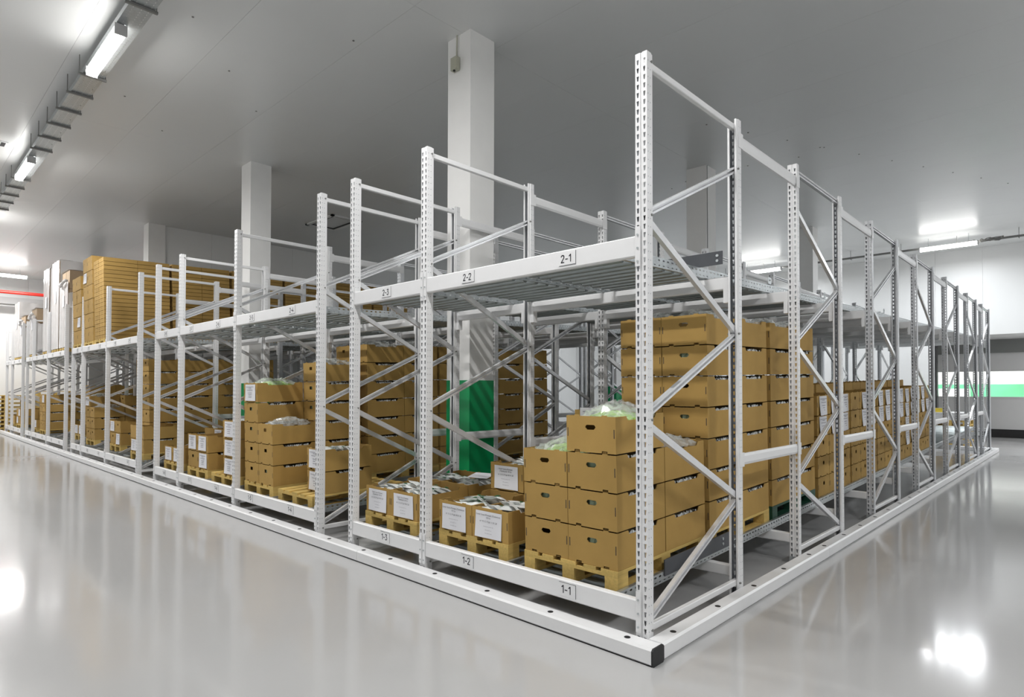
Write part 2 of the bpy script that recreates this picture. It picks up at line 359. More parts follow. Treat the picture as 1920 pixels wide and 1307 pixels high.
# perforated cable tray above the left lamp row
def tray(x0, x1, y, label):
    t = thing('cable_tray', label, 'cable tray', (0, y, 5.52))
    b = MB(); W = 0.11; x = x0
    while x < x1-1e-6:
        e = min(x+0.06, x1); xm = (x+e)/2
        for a0, a1, c in ((-W,-0.02,-0.065),(-0.02,0.04,0.01),(0.04,W,0.075)):
            hole_plate(b, (x,e,a0,a1), (xm,c,0.016,0.005,'rect'), lambda p,q: (p,q,0.0), n=4)
        x = e
    obj('perforated_floor', b.mesh('tray_floor', M_GALV), t)
    obj('side_rail', MB().box(x0,x1,-W-0.003,-W,0,0.06).mesh('tray_side', M_GALV), t)
    obj('side_rail', MB().box(x0,x1,W,W+0.003,0,0.06).mesh('tray_side', M_GALV), t)
    bm_ = MB().box(-0.015,0.015,-0.16,0.14,-0.03,-0.004).tube((0,-0.15,-0.03),(0,-0.15,0.217),0.006,6).tube((0,0.13,-0.03),(0,0.13,0.217),0.006,6).mesh('tray_bracket', M_PIPE)
    k = 0; x = -5.304+0.685*14
    while x > x0:
        if x < x1 and all(abs(x-lx) > 0.68 for lx in (-1.02,-6.47,-11.93)): obj('bracket', bm_, t, (x,0,0))
        x -= 0.685
tray(-15.8, 1.6, -1.15, 'galvanised perforated cable tray running along the ceiling at upper left')
t = thing('conduit_run', 'grey cable conduit slung under the ceiling before the far wall', 'conduit', (0, 17.25, 5.52))
obj('pipe', MB().tube((-14.5,0,0),(XR-0.2,0,0),0.028,8).mesh('conduit_pipe', M_PIPE), t)
obj('cable', MB().tube((-14.5,0.06,0.03),(XR-0.2,0.06,0.03),0.015,6).mesh('conduit_cable', M_PIPE), t)
hk = MB().tube((0,-0.03,-0.035),(0,-0.03,0.217),0.006,6).box(-0.01,0.01,-0.05,0.08,-0.045,-0.03).mesh('conduit_hanger', M_PIPE)
for k in range(17): obj('hanger', hk, t, (-13.9+k*1.3,0,0))
b = MB(); rr = random.Random(3)
for k in range(5):
    p = Vector((-0.72, 0, 0.02))
    for i in range(9):
        q = Vector((-0.72+0.09*(i+1), rr.uniform(-.07,.05), 0.0+rr.uniform(-.04,.06))); b.tube(p, q, 0.012, 5); p = q
obj('cable_bundle', b.mesh('cable_bundle', M_PIPE), t)
t = thing('ceiling_vent', 'square slotted air vent in the dark ceiling above the rack', 'vent', (-12.0, 4.9, H_CEIL))
b = MB()
for (x0,x1,y0,y1) in ((-.65,.65,-.42,-.34),(-.65,.65,.34,.42),(-.65,-.57,-.42,.42),(.57,.65,-.42,.42)): b.box(x0,x1,y0,y1,-0.03,-0.001)
obj('frame', b.mesh('vent_frame', M_WALL), t)
b = MB()
for (x0,x1,y0,y1) in ((-.56,.56,-.33,-.28),(-.56,.56,.28,.33),(-.56,-.50,-.27,.27),(.50,.56,-.27,.27)): b.box(x0,x1,y0,y1,-0.012,-0.001)
obj('slot', b.mesh('vent_slot', M_BLACK), t)
t = thing('ceiling_slot', 'small dark slot fitting in the ceiling at the left picture edge', 'vent', (-11.66,-1.56,H_CEIL))
obj('frame', MB().box(-0.14,0.14,-0.06,0.06,-0.015,-0.001).mesh('slot_frame', M_WALL), t)
obj('opening', MB().box(-0.11,0.11,-0.03,0.03,-0.018,-0.0155).mesh('slot_opening', M_BLACK), t)
b = MB().tube((-26.3,-9,5.0),(-26.3,14,5.0),0.06,12)
tag(obj('sprinkler_pipe', b.mesh('sprinkler_pipe', M_RED, smooth=True)), 'red sprinkler pipe running along the left end wall', 'pipe')
struct('trim_4', MB().box(XL+0.021, XL+0.16, YF, YB, 4.71, 4.96).mesh('grey_wall_strip', M_GREYWALL))  # plain grey strip along the left wall
# bolt heads in the ceiling panels
b = MB()
for k in range(26):
    x, y = [(-2.6+.35*j, 6.0+.75*j) for j in range(12)][k] if k < 12 else (-1.6-0.42*(k-12), 8.2+0.2*((k-12)%3)) if k < 20 else (-4.6-.9*(k-20), -0.6+0.75*(k%3))
    b.tube((x,y,H_CEIL-0.006),(x,y,H_CEIL+0.001),0.014,6)
obj('panel_bolts', b.mesh('panel_bolts', M_PIPE), ceil)['kind'] = 'stuff'

# ------------------------------------------------------------------ floor rails around the rack
def rail_mesh(L, W, Hh, name):
    return MB().cbox(0, L, 0, W, 0.0, Hh, 0.012).mesh(name, M_WHITE)
plug = MB().tube((0,0,-0.002),(0,0,0.0015),0.019,14).mesh('bolt_hole', M_BLACK)
t = thing('floor_rail', 'white boxed steel floor rail bolted along the front of the rack', 'floor rail', (0,0,0))
obj('rail', rail_mesh(3.02-0.012, 0.12, 0.098, 'front_rail'), t, (-3.02,0,0.002))
obj('rail', rail_mesh(5.996, 0.12, 0.098, 'front_rail'), t, (-3.02-6.0,0,0.002))
obj('rail', rail_mesh(5.996, 0.12, 0.098, 'front_rail'), t, (-9.02-6.0,0,0.002))
obj('rail', rail_mesh(11.0, 0.12, 0.098, 'front_rail'), t, (-15.02-11.004,0,0.002))
cp = obj('end_cap', MB().cbox(-0.012, 0.0, -0.001, 0.122, 0, 0.101, 0.012).mesh('rail_end_cap', M_BLACK), t); cp['label'] = 'black plastic end cap'
obj('foot_seal', MB().box(-26.0,-0.012,0.003,0.117,0.0005,0.003).mesh('rail_seal', M_BLACK), t)
hx = -0.204; seq = [-0.204,-0.793,-1.388,-1.981,-2.58,-2.992]
for k in range(11):
    seq += [-3.595-6.0*j-0.597*i for j in range(1) for i in range(0)]
x = -3.595
while x > -25.6:
    seq.append(x); x -= 0.597
for x in seq: obj('bolt_hole', plug, t, (x,0.055,0.1))
t = thing('floor_rail', 'white boxed steel floor rail along the right side of the rack', 'floor rail', (0,0.122,0), pi/2)
for (a, L) in ((0.0,3.0),(3.004,5.996),(9.004,7.55)):
    obj('rail', MB().cbox(0, L, 0.004, 0.112, 0, 0.1, 0.012).mesh('side_rail', M_WHITE), t, (a,0,0))
y = 0.195; k = 0
for y in [0.317,0.914,1.511,2.108,2.71,3.128,3.736,4.324,4.935]+[5.53+0.597*i for i in range(18)]:
    obj('bolt_hole', plug, t, (y-0.122,0.052,0.1))
obj('end_cap', MB().cbox(16.554, 16.566, 0.004, 0.112, 0, 0.1, 0.012).mesh('side_cap', M_BLACK), t)
t = thing('floor_rail', 'white boxed steel floor rail behind the far end of the rack', 'floor rail', (-15.2,16.56,0))
obj('rail', rail_mesh(15.08, 0.12, 0.1, 'back_rail'), t)
obj('end_cap', MB().cbox(-0.012, 0, 0, 0.12, 0, 0.1, 0.012).mesh('back_cap', M_BLACK), t)

# ------------------------------------------------------------------ upright frames
PH = 3.58
def post_mesh(name, material, side_holes):
    b = MB(); hw, d = 0.04, 0.072
    pitch = 0.05; n = int(PH/pitch); top = n*pitch
    def strip(x0, x1, cx):
        for k in range(n):
            z0 = k*pitch; zc = z0+0.025
            b.add([(x0,0,z0),(x1,0,z0),(x1,0,z0+pitch),(x0,0,z0+pitch),
                   (cx-0.004,0,zc-0.015),(cx+0.004,0,zc-0.015),(cx+0.008,0,zc+0.015),(cx-0.008,0,zc+0.015)],
                  [(0,1,5,4),(1,2,6,5),(2,3,7,6),(3,0,4,7)])
        b.add([(x0,0,top),(x1,0,top),(x1,0,PH),(x0,0,PH)], [(0,1,2,3)])
    strip(-hw, -0.007, -0.0225); strip(0.007, hw, 0.0225)
    g = 0.006
    for q in ([(-0.007,0),(-0.004,g)],[(-0.004,g),(0.004,g)],[(0.004,g),(0.007,0)]):
        (xa,ya),(xb,yb) = q; b.add([(xa,ya,0),(xb,yb,0),(xb,yb,PH),(xa,ya,PH)], [(0,1,2,3)])
    for sx in (-1, 1):
        X = sx*hw
        if side_holes:
            for (y0,y1) in ((0,0.028),(0.028,0.05)):
                ym = (y0+y1)/2
                for k in range(n):
                    z0 = k*pitch; zc = z0+0.025; h = 0.0033
                    b.add([(X,y0,z0),(X,y1,z0),(X,y1,z0+pitch),(X,y0,z0+pitch),(X,ym-h,zc-h),(X,ym+h,zc-h),(X,ym+h,zc+h),(X,ym-h,zc+h)],
                          [(0,1,5,4),(1,2,6,5),(2,3,7,6),(3,0,4,7)])
                b.add([(X,y0,top),(X,y1,top),(X,y1,PH),(X,y0,PH)], [(0,1,2,3)])
        else: b.add([(X,0,0),(X,0.05,0),(X,0.05,PH),(X,0,PH)], [(0,1,2,3)])
        for (xa,ya),(xb,yb) in (((X,0.05),(X*0.85,0.054)),((X*0.85,0.054),(X*0.85,d)),((X*0.85,d),(X*0.5,d)),((X*0.5,d),(X*0.5,d-0.012))):
            b.add([(xa,ya,0),(xb,yb,0),(xb,yb,PH),(xa,ya,PH)], [(0,1,2,3)])
    return b.mesh(name, material)
def post_with_skin(name, material, side_holes):
    me = post_mesh(name, material, side_holes)
    b = MB(); b.v = [tuple(v.co) for v in me.vertices]; b.f = [tuple(p.vertices) for p in me.polygons]; b.m = [0]*len(b.f)
    pitch = 0.05; n = int(PH/pitch)
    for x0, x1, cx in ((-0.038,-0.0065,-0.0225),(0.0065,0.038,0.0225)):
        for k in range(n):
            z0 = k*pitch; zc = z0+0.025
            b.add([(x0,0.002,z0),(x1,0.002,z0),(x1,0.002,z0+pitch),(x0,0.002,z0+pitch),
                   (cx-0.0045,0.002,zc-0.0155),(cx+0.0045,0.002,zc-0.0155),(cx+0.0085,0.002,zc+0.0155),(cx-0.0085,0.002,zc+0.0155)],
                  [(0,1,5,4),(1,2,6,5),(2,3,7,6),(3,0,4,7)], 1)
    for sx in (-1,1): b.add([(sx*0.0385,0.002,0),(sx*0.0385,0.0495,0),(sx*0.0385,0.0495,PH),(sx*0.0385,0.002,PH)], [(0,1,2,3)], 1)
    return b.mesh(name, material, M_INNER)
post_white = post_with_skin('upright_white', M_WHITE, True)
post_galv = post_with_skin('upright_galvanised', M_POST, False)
foot_mesh = MB().box(-0.039,0.039,-0.015,0.085,0,0.006).box(-0.044,0.044,-0.003,-0.0005,0.006,0.07).mesh('foot_plate', M_GALV)
CPROF = [(-0.022,-0.015),(0.022,-0.015),(0.022,0.015),(0.008,0.015),(0.008,-0.008),(-0.008,-0.008),(-0.008,0.015),(-0.022,0.015)]
RPROF = [(-0.021,-0.013),(-0.017,-0.017),(0.017,-0.017),(0.021,-0.013),(0.021,0.013),(0.017,0.017),(-0.017,0.017),(-0.021,0.013)]
DEP = 1.335
def brace(p0, p1, prof=CPROF): return MB().bar(p0, p1, prof, (0,0,1))
YF_, YB_ = 0.045, DEP-0.045
def dia_set(flip):
    f, k = (YF_, YB_) if not flip else (YB_, YF_)
    L = [((f,2.615),(k,3.205)),((f,2.585),(k,1.99)),((k,1.955),(f,1.40)),((f,1.345),(k,0.765)),((k,0.725),(f,0.165))]
    out = []
    for a, c in L:
        if a[0] > c[0]: a, c = c, a
        if c[1] < a[1]: a, c = c, a                    # rising braces show their open side to the right aisle
        out.append(brace((0,a[0],a[1]),(0,c[0],c[1])).mesh('diagonal_brace', M_CHROME))
    return out
DIAS = [dia_set(False), dia_set(True)]
HTOP_W = MB().bar((0,YF_-.01,3.527),(0,YB_+.01,3.527), RPROF, (0,0,1)).mesh('horizontal_brace', M_WHITE)
HTOP_G = MB().bar((0,YF_-.01,3.527),(0,YB_+.01,3.527), CPROF, (0,0,1)).mesh('horizontal_brace', M_CHROME)
HBOT = MB().bar((0,YF_-.01,0.125),(0,YB_+.01,0.125), RPROF, (0,0,1)).mesh('horizontal_brace', M_WHITE)
BOLT = MB().tube((-0.046,0,0),(0.046,0,0),0.008,6).mesh('brace_bolt', M_PIPE)
LINES = [-0.157,-2.247,-3.352,-3.996,-6.10,-8.15,-9.262,-10.22,-12.32,-14.36,-15.33,-16.09,-18.24,-20.44,-21.49,-22.25,-24.35,-25.55]
FY = [0.14,2.66,5.19,7.68,10.18,12.66,14.90]
LINE_W = ['near corner post line']+[ORD[i+1]+' post line from the corner' for i in range(1, len(LINES))]
for i, x in enumerate(LINES):
    nf = 7 if i < 7 else 4 if i < 11 else 2
    for j in range(nf):
        y = FY[j]
        t = thing('upright_frame', 'perforated %s steel frame on the %s, %s' %
                  ('white' if j == 0 else 'pale grey', LINE_W[i], 'front frame' if j == 0 else ORD[j+1]+' frame back'), 'rack frame', (x,y,0), 0)
        wv = j <= 1
        pmsh = post_white if j == 0 or (j == 1 and i < 4) else post_galv
        obj('post', pmsh, t); obj('post', pmsh, t, (0,DEP,0), pi)
        obj('foot_plate', foot_mesh, t); obj('foot_plate', foot_mesh, t, (0,DEP,0), pi)
        for d in DIAS[j % 2]: obj('diagonal_brace', d, t)
        obj('horizontal_brace', HTOP_W if j == 0 else HTOP_G, t); obj('horizontal_brace', HBOT if j == 0 else HBOT, t)
        if i < 6 and j == 0:
            for zz, yy in ((3.527,0.05),(2.6,0.05),(1.37,0.05),(0.125,0.05),(3.205,DEP-.05),(1.97,DEP-.05),(0.745,DEP-.05),(0.125,DEP-.05)): obj('bolt', BOLT, t, (0,yy,zz))
# spacers that tie one frame to the next
def spacer(x, j, z, h, label):
    y0, y1 = FY[j]+DEP-0.02, FY[j+1]+0.03
    b = MB(); hh = h/2
    b.prism([(0.012,z-hh),(0.03,z-hh),(0.038,z-hh*.55),(0.038,z+hh*.55),(0.03,z+hh),(0.012,z+hh)], 'y', FY[j]+DEP+0.003, FY[j+1]-0.003)
    t = thing('frame_spacer', label, 'spacer bar', (x,0,0))
    obj('bar', b.mesh('spacer_bar', M_WHITE), t)
    obj('end_plate', MB().box(0.0407,0.0447,y0-0.03,y0+0.045,z-hh-.01,z+hh+.01).mesh('spacer_plate', M_WHITE), t)
    obj('end_plate', MB().box(0.0407,0.0447,y1-0.045,y1+0.03,z-hh-.01,z+hh+.01).mesh('spacer_plate', M_WHITE), t)
for i, x in enumerate(LINES):
    for j in range((6 if i < 4 else 3 if i < 7 else 1) if i < 11 else 0):
        spacer(x, j, 3.425, 0.092, 'high white spacer bar, %s, %s gap back' % (LINE_W[i], ORD[j+1]))
        spacer(x, j, 1.03, 0.085, 'waist-high white spacer bar, %s, %s gap back' % (LINE_W[i], ORD[j+1]))

# ------------------------------------------------------------------ decks: beams, plates, roller tracks
BAYS = [(0,1),(1,2),(3,4),(4,5),(5,6),(7,8),(8,9),(9,10),(11,12),(12,13),(13,14),(15,16),(16,17)]
LANES = {1:-0.80,2:-1.765,3:-2.865,4:-4.69,5:-5.62,6:-6.72,7:-7.66,8:-8.73,9:-10.80,10:-11.74,11:-12.88,12:-13.80,13:-14.84,
         14:-16.68,15:-17.62,16:-18.86,17:-19.80,18:-20.925,19:-22.83,20:-23.77,21:-24.95}
PLATE_R = {1:-0.645,2:-1.62,3:-2.707,4:-4.49,5:-5.52,6:-6.57,7:-7.56,8:-8.675}
BAYLANES = [(1,2),(3,),(4,5),(6,7),(8,),(9,10),(11,12),(13,),(14,15),(16,17),(18,),(19,20),(21,)]
SLOPE = 0.028
def lowbot(y): return 0.208+0.025*y
def upbot(y): return 2.372+SLOPE*y
def beam_mesh(L, h, th=0.05):
    c = 0.008
    b = MB().cbox(0, L, 0, th, 0, h, c); return b.mesh('beam_box', M_WHITE)
conn_mesh = MB().box(-0.017,0.017,-0.004,-0.0005,-0.06,0.18).mesh('end_connector', M_WHITE)
pin_mesh = MB().tube((0,-0.009,0),(0,-0.004,0),0.007,6).mesh('pin', M_GALV)
plate_m = MB().box(-0.15,0,-0.002,0,0,0.09).mesh('label_plate', M_WHITE)
plate_line_lo = MB().box(-0.003,0.0,-0.0032,-0.0021,0,0.09).box(-0.14,0.0,-0.0032,-0.0021,0.0875,0.09).mesh('plate_border', M_INK)
plate_line_up = MB().box(-0.003,0.0,-0.0032,-0.0021,0,0.09).box(-0.14,0.0,-0.0032,-0.0021,0,0.0025).mesh('plate_border', M_INK)
for bi, (ia, ib) in enumerate(BAYS):
    xr, xl = LINES[ia]-0.04, LINES[ib]+0.04; L = xr-xl-0.004
    for lev in (1, 2):
        names = ' and '.join('%d-%d' % (lev, n) for n in BAYLANES[bi])
        z0, hh = (0.172, 0.128) if lev == 1 else (2.351, 0.127)
        t = thing('front_beam', 'white front beam carrying number plate%s %s' % ('s' if ' and ' in names else '', names), 'rack beam', (xl+0.002,0.137,z0))
        obj('beam', beam_mesh(L, hh), t)
        for xe in (-0.02, L+0.02):
            c = obj('end_connector', conn_mesh, t, (xe,0.0,0))
            for zz in (-0.03, 0.05, 0.13): obj('pin', pin_mesh, c, (0,0,zz))
        for n in BAYLANES[bi]:
            pr = PLATE_R.get(n, LANES[n]+0.15)
            p = obj('label_plate', plate_m, t, (pr-xl-0.002, 0, 0.022))
            obj('border', plate_line_lo if lev == 1 else plate_line_up, p)
            obj('number', digits_mesh('%d-%d' % (lev, n), 0.047, M_INK), p, (-0.082,-0.003,0.045))
        nb = 14 if bi < 2 else 7 if bi < 8 else 2
        ys = []
        for fy in FY: ys += [fy, fy+DEP-0.05]
        for k, yy in enumerate(ys[1:nb], 2):
            zt = (lowbot(yy) if lev == 1 else upbot(yy))-0.003; hb = 0.085 if lev == 1 else 0.10
            t = thing('cross_beam', 'white cross beam behind plate%s %s, %s beam back' % ('s' if ' and ' in names else '', names, ORD[k]), 'rack beam', (xl+0.002,yy,zt-hb))
            obj('beam', beam_mesh(L, hb), t)
            yo = 0.0 if k % 2 else 0.05
            if lev == 2:
                for xe in (0.02, L-0.02):
                    obj('end_connector', MB().box(xe-0.018,xe+0.018,-0.003,0.053,-0.10,hb-0.012).mesh('end_connector', M_WHITE), t)
# roller tracks
def rail_profile_mesh(y0, y1, zb, h, side):
    """perforated side rail of a roller lane, following the slope"""
    b = MB(); sl = SLOPE
    w = 0.026*side
    y = y0
    while y < y1-1e-6:
        e = min(y+0.06, y1)
        for (f0, f1, hz, hy) in ((0.0,0.45,0.004,0.012),(0.45,1.0,0.006,0.016)):
            hole_plate(b, (y,e,f0,f1), ((y+e)/2,(f0+f1)/2,hy,hz/h,'rect'), lambda p,q: (0, p, zb(p)+q*h), n=4)
        y = e
    za, zc = zb(y0), zb(y1)
    b.add([(0,y0,za),(w,y0,za),(w,y1,zc),(0,y1,zc)], [(0,1,2,3)])
    b.add([(0,y0,za+h),(w,y0,za+h),(w,y1,zc+h),(0,y1,zc+h)], [(0,1,2,3)])
    b.add([(w,y0,za),(w,y0,za+0.012),(w,y1,zc+0.012),(w,y1,zc)], [(0,1,2,3)])
    return b.mesh('track_rail', M_GALV)
RAILS = {}
for lev in (1, 2):
    for n, yend in ((3, 16.3), (8, 7.9), (21, 3.9)):
        for side in (-1, 1):
            RAILS[lev, yend, side] = rail_profile_mesh(0.2, yend, lowbot if lev == 1 else upbot, 0.072, side)
rol = MB().tube((-0.40,0,0),(0.40,0,0),0.025,12).mesh('roller', M_ROLLER)
BEAM_Y = [0.162]
for fy in FY: BEAM_Y += [fy+0.025, fy+DEP-0.025]
for n, x in LANES.items():
    yend = 16.3 if n <= 3 else 7.9 if n <= 13 else 3.9
    for lev in (1, 2):
        zf = lowbot if lev == 1 else upbot
        t = thing('roller_track', 'galvanised roller track running back on the %s deck behind plate %d-%d' % ('lower' if lev == 1 else 'upper', lev, n), 'roller track', (x,0,0))
        obj('rail', RAILS[lev,yend,-1], t, (0.432,0,0)); obj('rail', RAILS[lev,yend,1], t, (-0.432,0,0))
        rest = MB(); y = 0.3; k = 0
        while y < yend-0.05:
            if any(abs(y-q) < 0.052 for q in BEAM_Y): y += 0.02; continue
            near = (n <= 8 and y < 4.2) or (n <= 1 and y < 16)
            if near: obj('roller', rol, t, (0,y,zf(y)+0.0125))
            else: rest.tube((-0.40,y,zf(y)+0.0125),(0.40,y,zf(y)+0.0125),0.025,8)
            y += 0.13
        if rest.v: obj('rollers', rest.mesh('rollers', M_ROLLER), t)['kind'] = 'stuff'
# dark steel cart plates
t = thing('cart_side_plate', 'dark grey steel side plate along the first pallet on the lower deck', 'cart plate', (-0.366,0.76,0.262))
b = MB(); ang = math.atan2(0.025,1); b.box(0,0.008,0,1.02,0.005,0.118)
o = obj('plate', b.mesh('cart_plate', M_DARKSTEEL), t, rot=(ang,0,0))
for zz in (0.045,0.085): obj('rivet', MB().tube((0.008,0.9,zz),(0.013,0.9,zz),0.012,10).mesh('rivet', M_GALV), o)
t = thing('cart_cross_plate', 'dark grey steel cross plate standing on the upper deck behind plate 2-1', 'cart plate', (-1.2,1.35,2.492))
o = obj('plate', MB().box(0,0.99,0,0.008,0,0.1).mesh('cross_plate', M_DARKSTEEL), t)
for zz in (0.03,0.068): obj('rivet', MB().tube((0.95,-0.005,zz),(0.95,0,zz),0.011,10).mesh('rivet', M_GALV), o)
for k, (yy, w_) in enumerate([(2.0,0.06),(2.62,0.07),(4.2,0.06),(6.8,0.06)]):
    t = thing('track_clip', 'small galvanised clip standing on the outer upper rail, %s from the front' % ORD[k+1], 'clip', (-0.362,yy,upbot(yy)+0.0775))
    obj('tab', MB().box(0,0.004,0,w_,0,0.06).box(-0.03,0.0,0,w_,0.0,0.004).mesh('clip_tab', M_GALV), t)
    obj('bolt', MB().tube((0.004,w_/2,0.035),(0.009,w_/2,0.035),0.006,6).mesh('clip_bolt', M_PIPE), t)

# ------------------------------------------------------------------ pallets
PBOARD_W = [0.13,0.10,0.13,0.10,0.13]; PBOARD_X = [-0.335,-0.18,0.0,0.18,0.335]
def pb(x0,x1,y0,y1,z0,z1): return MB().box(x0,x1,y0,y1,z0,z1)
def pal_parts(m):
    P = []
    for w_, xc in zip(PBOARD_W, PBOARD_X): P.append(('deck_board', pb(-w_/2,w_/2,0,1.2,0,0.022).mesh('deck_board', m), (xc,0,0.122)))
    st = pb(-0.4,0.4,0,0.12,0,0.022).mesh('stringer_board', m)
    for y in (0,0.54,1.08): P.append(('stringer_board', st, (0,y,0.1)))
    bk = pb(-0.05,0.05,0,0.12,0,0.078).mesh('block', m)
    for y in (0,0.54,1.08):
        for x in (-0.35,0,0.35): P.append(('block', bk, (x,y,0.022)))
    bt = pb(-0.05,0.05,0,1.2,0,0.022).mesh('bottom_board', m)
    for x in (-0.35,0,0.35): P.append(('bottom_board', bt, (x,0,0)))
    return P
PAL_W, PAL_G = pal_parts(M_WOOD), pal_parts(M_GPALLET)
def pallet(x, y, z, label, green=False, rx=0.0):
    t = thing('green_pallet' if green else 'wooden_pallet', label, 'pallet', (x,y,z), 0)
    if rx: t.rotation_euler = (rx,0,0)
    for nm, me, loc in (PAL_G if green else PAL_W): obj(nm, me, t, loc)
    return t

# ------------------------------------------------------------------ cardboard boxes
def box_mesh(W, D, Hh, hole=None, scoop=True, notch=True, name='cardboard_box'):
    """open-top carton standing on z=0, front face at y=0 looking to -Y"""
    b = MB(); t_ = 0.006; hw = W/2
    nz = 0.014; nw = 0.022; nx = W*0.28
    for (y, sgn) in ((0,1),(D,-1)):                   # short walls with handle hole and foot notches
        for yy, m in ((y,0),(y+sgn*t_,1)):
            emb = lambda p,q,yy=yy: (p,yy,q)
            zb = nz if notch else 0
            if hole:
                hx_, hz_, ha, hb, kind = hole
                hole_plate(b, (-hw,hw,zb,Hh), (hx_,hz_,ha,hb,kind), emb, m)
            else: b.add([emb(-hw,zb),emb(hw,zb),emb(hw,Hh),emb(-hw,Hh)], [(0,1,2,3)], m)
            if notch:
                for a0,a1 in ((-hw,-nx-nw),(-nx+nw,nx-nw),(nx+nw,hw)): b.add([emb(a0,0),emb(a1,0),emb(a1,zb),emb(a0,zb)], [(0,1,2,3)], m)
                for c in (-nx,nx): b.add([(c-nw*.7,y+sgn*0.002,0),(c+nw*.7,y+sgn*0.002,0),(c+nw*.7,y+sgn*0.002,zb*.75),(c-nw*.7,y+sgn*0.002,zb*.75)], [(0,1,2,3)], m)
        b.add([(-hw,y,Hh),(hw,y,Hh),(hw,y+sgn*t_,Hh),(-hw,y+sgn*t_,Hh)], [(0,1,2,3)], 0)
        for c in (-nx, nx): b.box(c-0.02,c+0.02,min(y,y+sgn*t_),max(y,y+sgn*t_),Hh,Hh+0.007,0)   # stacking tabs
        for c in (-hw+0.012, hw-0.012):               # upright slits beside the corner flap
            b.box(c-0.0025,c+0.0025,min(y-sgn*0.0012,y),max(y-sgn*0.0012,y),Hh*.42,Hh*.66,2)
    for sx in (-1,1):                                  # long walls, scooped along the top
        for xx, m in ((sx*hw,0),(sx*(hw-t_),1)):
            if scoop:
                d = 0.028; p = [(0,0),(D,0),(D,Hh),(D*.83,Hh),(D*.80,Hh-d),(D*.24,Hh-d),(D*.21,Hh),(0,Hh)]
                b.add([(xx,a,q) for a,q in p], [(0,1,4,5),(1,2,3,4),(0,5,6,7)], m)
            else: b.add([(xx,0,0),(xx,D,0),(xx,D,Hh),(xx,0,Hh)], [(0,1,2,3)], m)
        if not scoop: b.add([(sx*hw,0,Hh),(sx*hw,D,Hh),(sx*(hw-t_),D,Hh),(sx*(hw-t_),0,Hh)], [(0,1,2,3)], 0)
        else:
            for a0,a1,z in ((0,D*.21,Hh),(D*.24,D*.80,Hh-0.028),(D*.83,D,Hh)): b.add([(sx*hw,a0,z),(sx*hw,a1,z),(sx*(hw-t_),a1,z),(sx*(hw-t_),a0,z)], [(0,1,2,3)], 0)
    b.add([(-hw,0,0.003),(hw,0,0.003),(hw,D,0.003),(-hw,D,0.003)], [(0,1,2,3)], 1)
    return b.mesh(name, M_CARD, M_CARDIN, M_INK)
def crumple(W, D, z, amp, nx, ny, seed, m, edge=0.0, name='plastic_bag', dome=0.0):
    r = random.Random(seed); b = MB(); vs = []
    for j in range(ny+1):
        for i in range(nx+1):
            x = -W/2+W*i/nx; y = D*j/ny
            u = 1-abs(2*i/nx-1)**2.5; v = 1-abs(2*j/ny-1)**2.5
            zz = z+dome*u*v+r.uniform(-amp,amp)
            if i in (0,nx): x += (1 if i else -1)*edge*r.uniform(-.3,1.0)
            vs.append((x+(r.uniform(-.4,.4)*W/nx if 0<i<nx else 0), y+(r.uniform(-.4,.4)*D/ny if 0<j<ny else 0), zz))
    fs = [(j*(nx+1)+i, j*(nx+1)+i+1, (j+1)*(nx+1)+i+1, (j+1)*(nx+1)+i) for j in range(ny) for i in range(nx)]
    b.add(vs, fs); return b.mesh(name, m)
BW, BD, BH, BP = 0.395, 0.592, 0.238, 0.247
SLOT = (0.0, 0.165, 0.042, 0.016, 'slot')
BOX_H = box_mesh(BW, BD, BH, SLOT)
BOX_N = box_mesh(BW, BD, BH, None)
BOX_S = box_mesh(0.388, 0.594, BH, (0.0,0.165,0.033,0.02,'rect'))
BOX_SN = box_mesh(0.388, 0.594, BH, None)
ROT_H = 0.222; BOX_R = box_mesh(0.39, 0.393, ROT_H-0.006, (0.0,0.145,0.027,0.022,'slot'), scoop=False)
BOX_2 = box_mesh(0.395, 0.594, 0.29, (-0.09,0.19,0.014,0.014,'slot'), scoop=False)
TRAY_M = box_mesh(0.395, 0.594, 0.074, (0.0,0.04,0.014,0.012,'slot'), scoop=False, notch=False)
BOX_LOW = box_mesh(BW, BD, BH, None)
def bagset(W, D, z): return [crumple(W-0.016, D*0.54, z, 0.014, 10, 16, s_, M_FILM, edge=0.008) for s_ in range(4)]
BAGS = []
for s_ in range(4):
    r_ = random.Random(70+s_); b = MB()
    for sx in (-1, 1):
        n_ = 26; y_ = 0.0
        for i_ in range(n_):
            y0_ = 0.006+i_*(BD*0.54-0.012)/n_; y1_ = y0_+BD*0.54/n_*r_.uniform(.5,1.25)
            if r_.random() < 0.22: continue
            h0, h1 = r_.uniform(.008,.030), r_.uniform(.008,.030)
            xa, xb = sx*(BW/2-r_.uniform(-.0015,.014)), sx*(BW/2-r_.uniform(-.0015,.014))
            b.add([(xa,y0_,BH-.034),(xb,min(y1_,BD*.545),BH-.034),(xb-sx*.003,min(y1_,BD*.545),BH-.034+h1),(xa-sx*.003,y0_,BH-.034+h0)], [(0,1,2,3)], 1)
    c_ = crumple(BW-0.03, BD*0.54, BH-0.02, 0.012, 8, 12, s_, M_FILM); 
    b.add([tuple(v.co) for v in c_.vertices], [tuple(p.vertices) for p in c_.polygons], 0)
    if s_ != 1:                                       # film seen through the handle hole
        yy_ = -BD*0.25; vs_ = []
        for j_ in range(4):
            for i_ in range(7): vs_.append((-0.08+0.16*i_/6, yy_+r_.uniform(.012,.035), 0.11+0.035*j_))
        b.add(vs_, [(j_*7+i_, j_*7+i_+1, j_*7+i_+8, j_*7+i_+7) for j_ in range(3) for i_ in range(6)], 2)
    BAGS.append(b.mesh('plastic_bag', M_FILM, M_BAGEDGE, M_BAGGREEN))
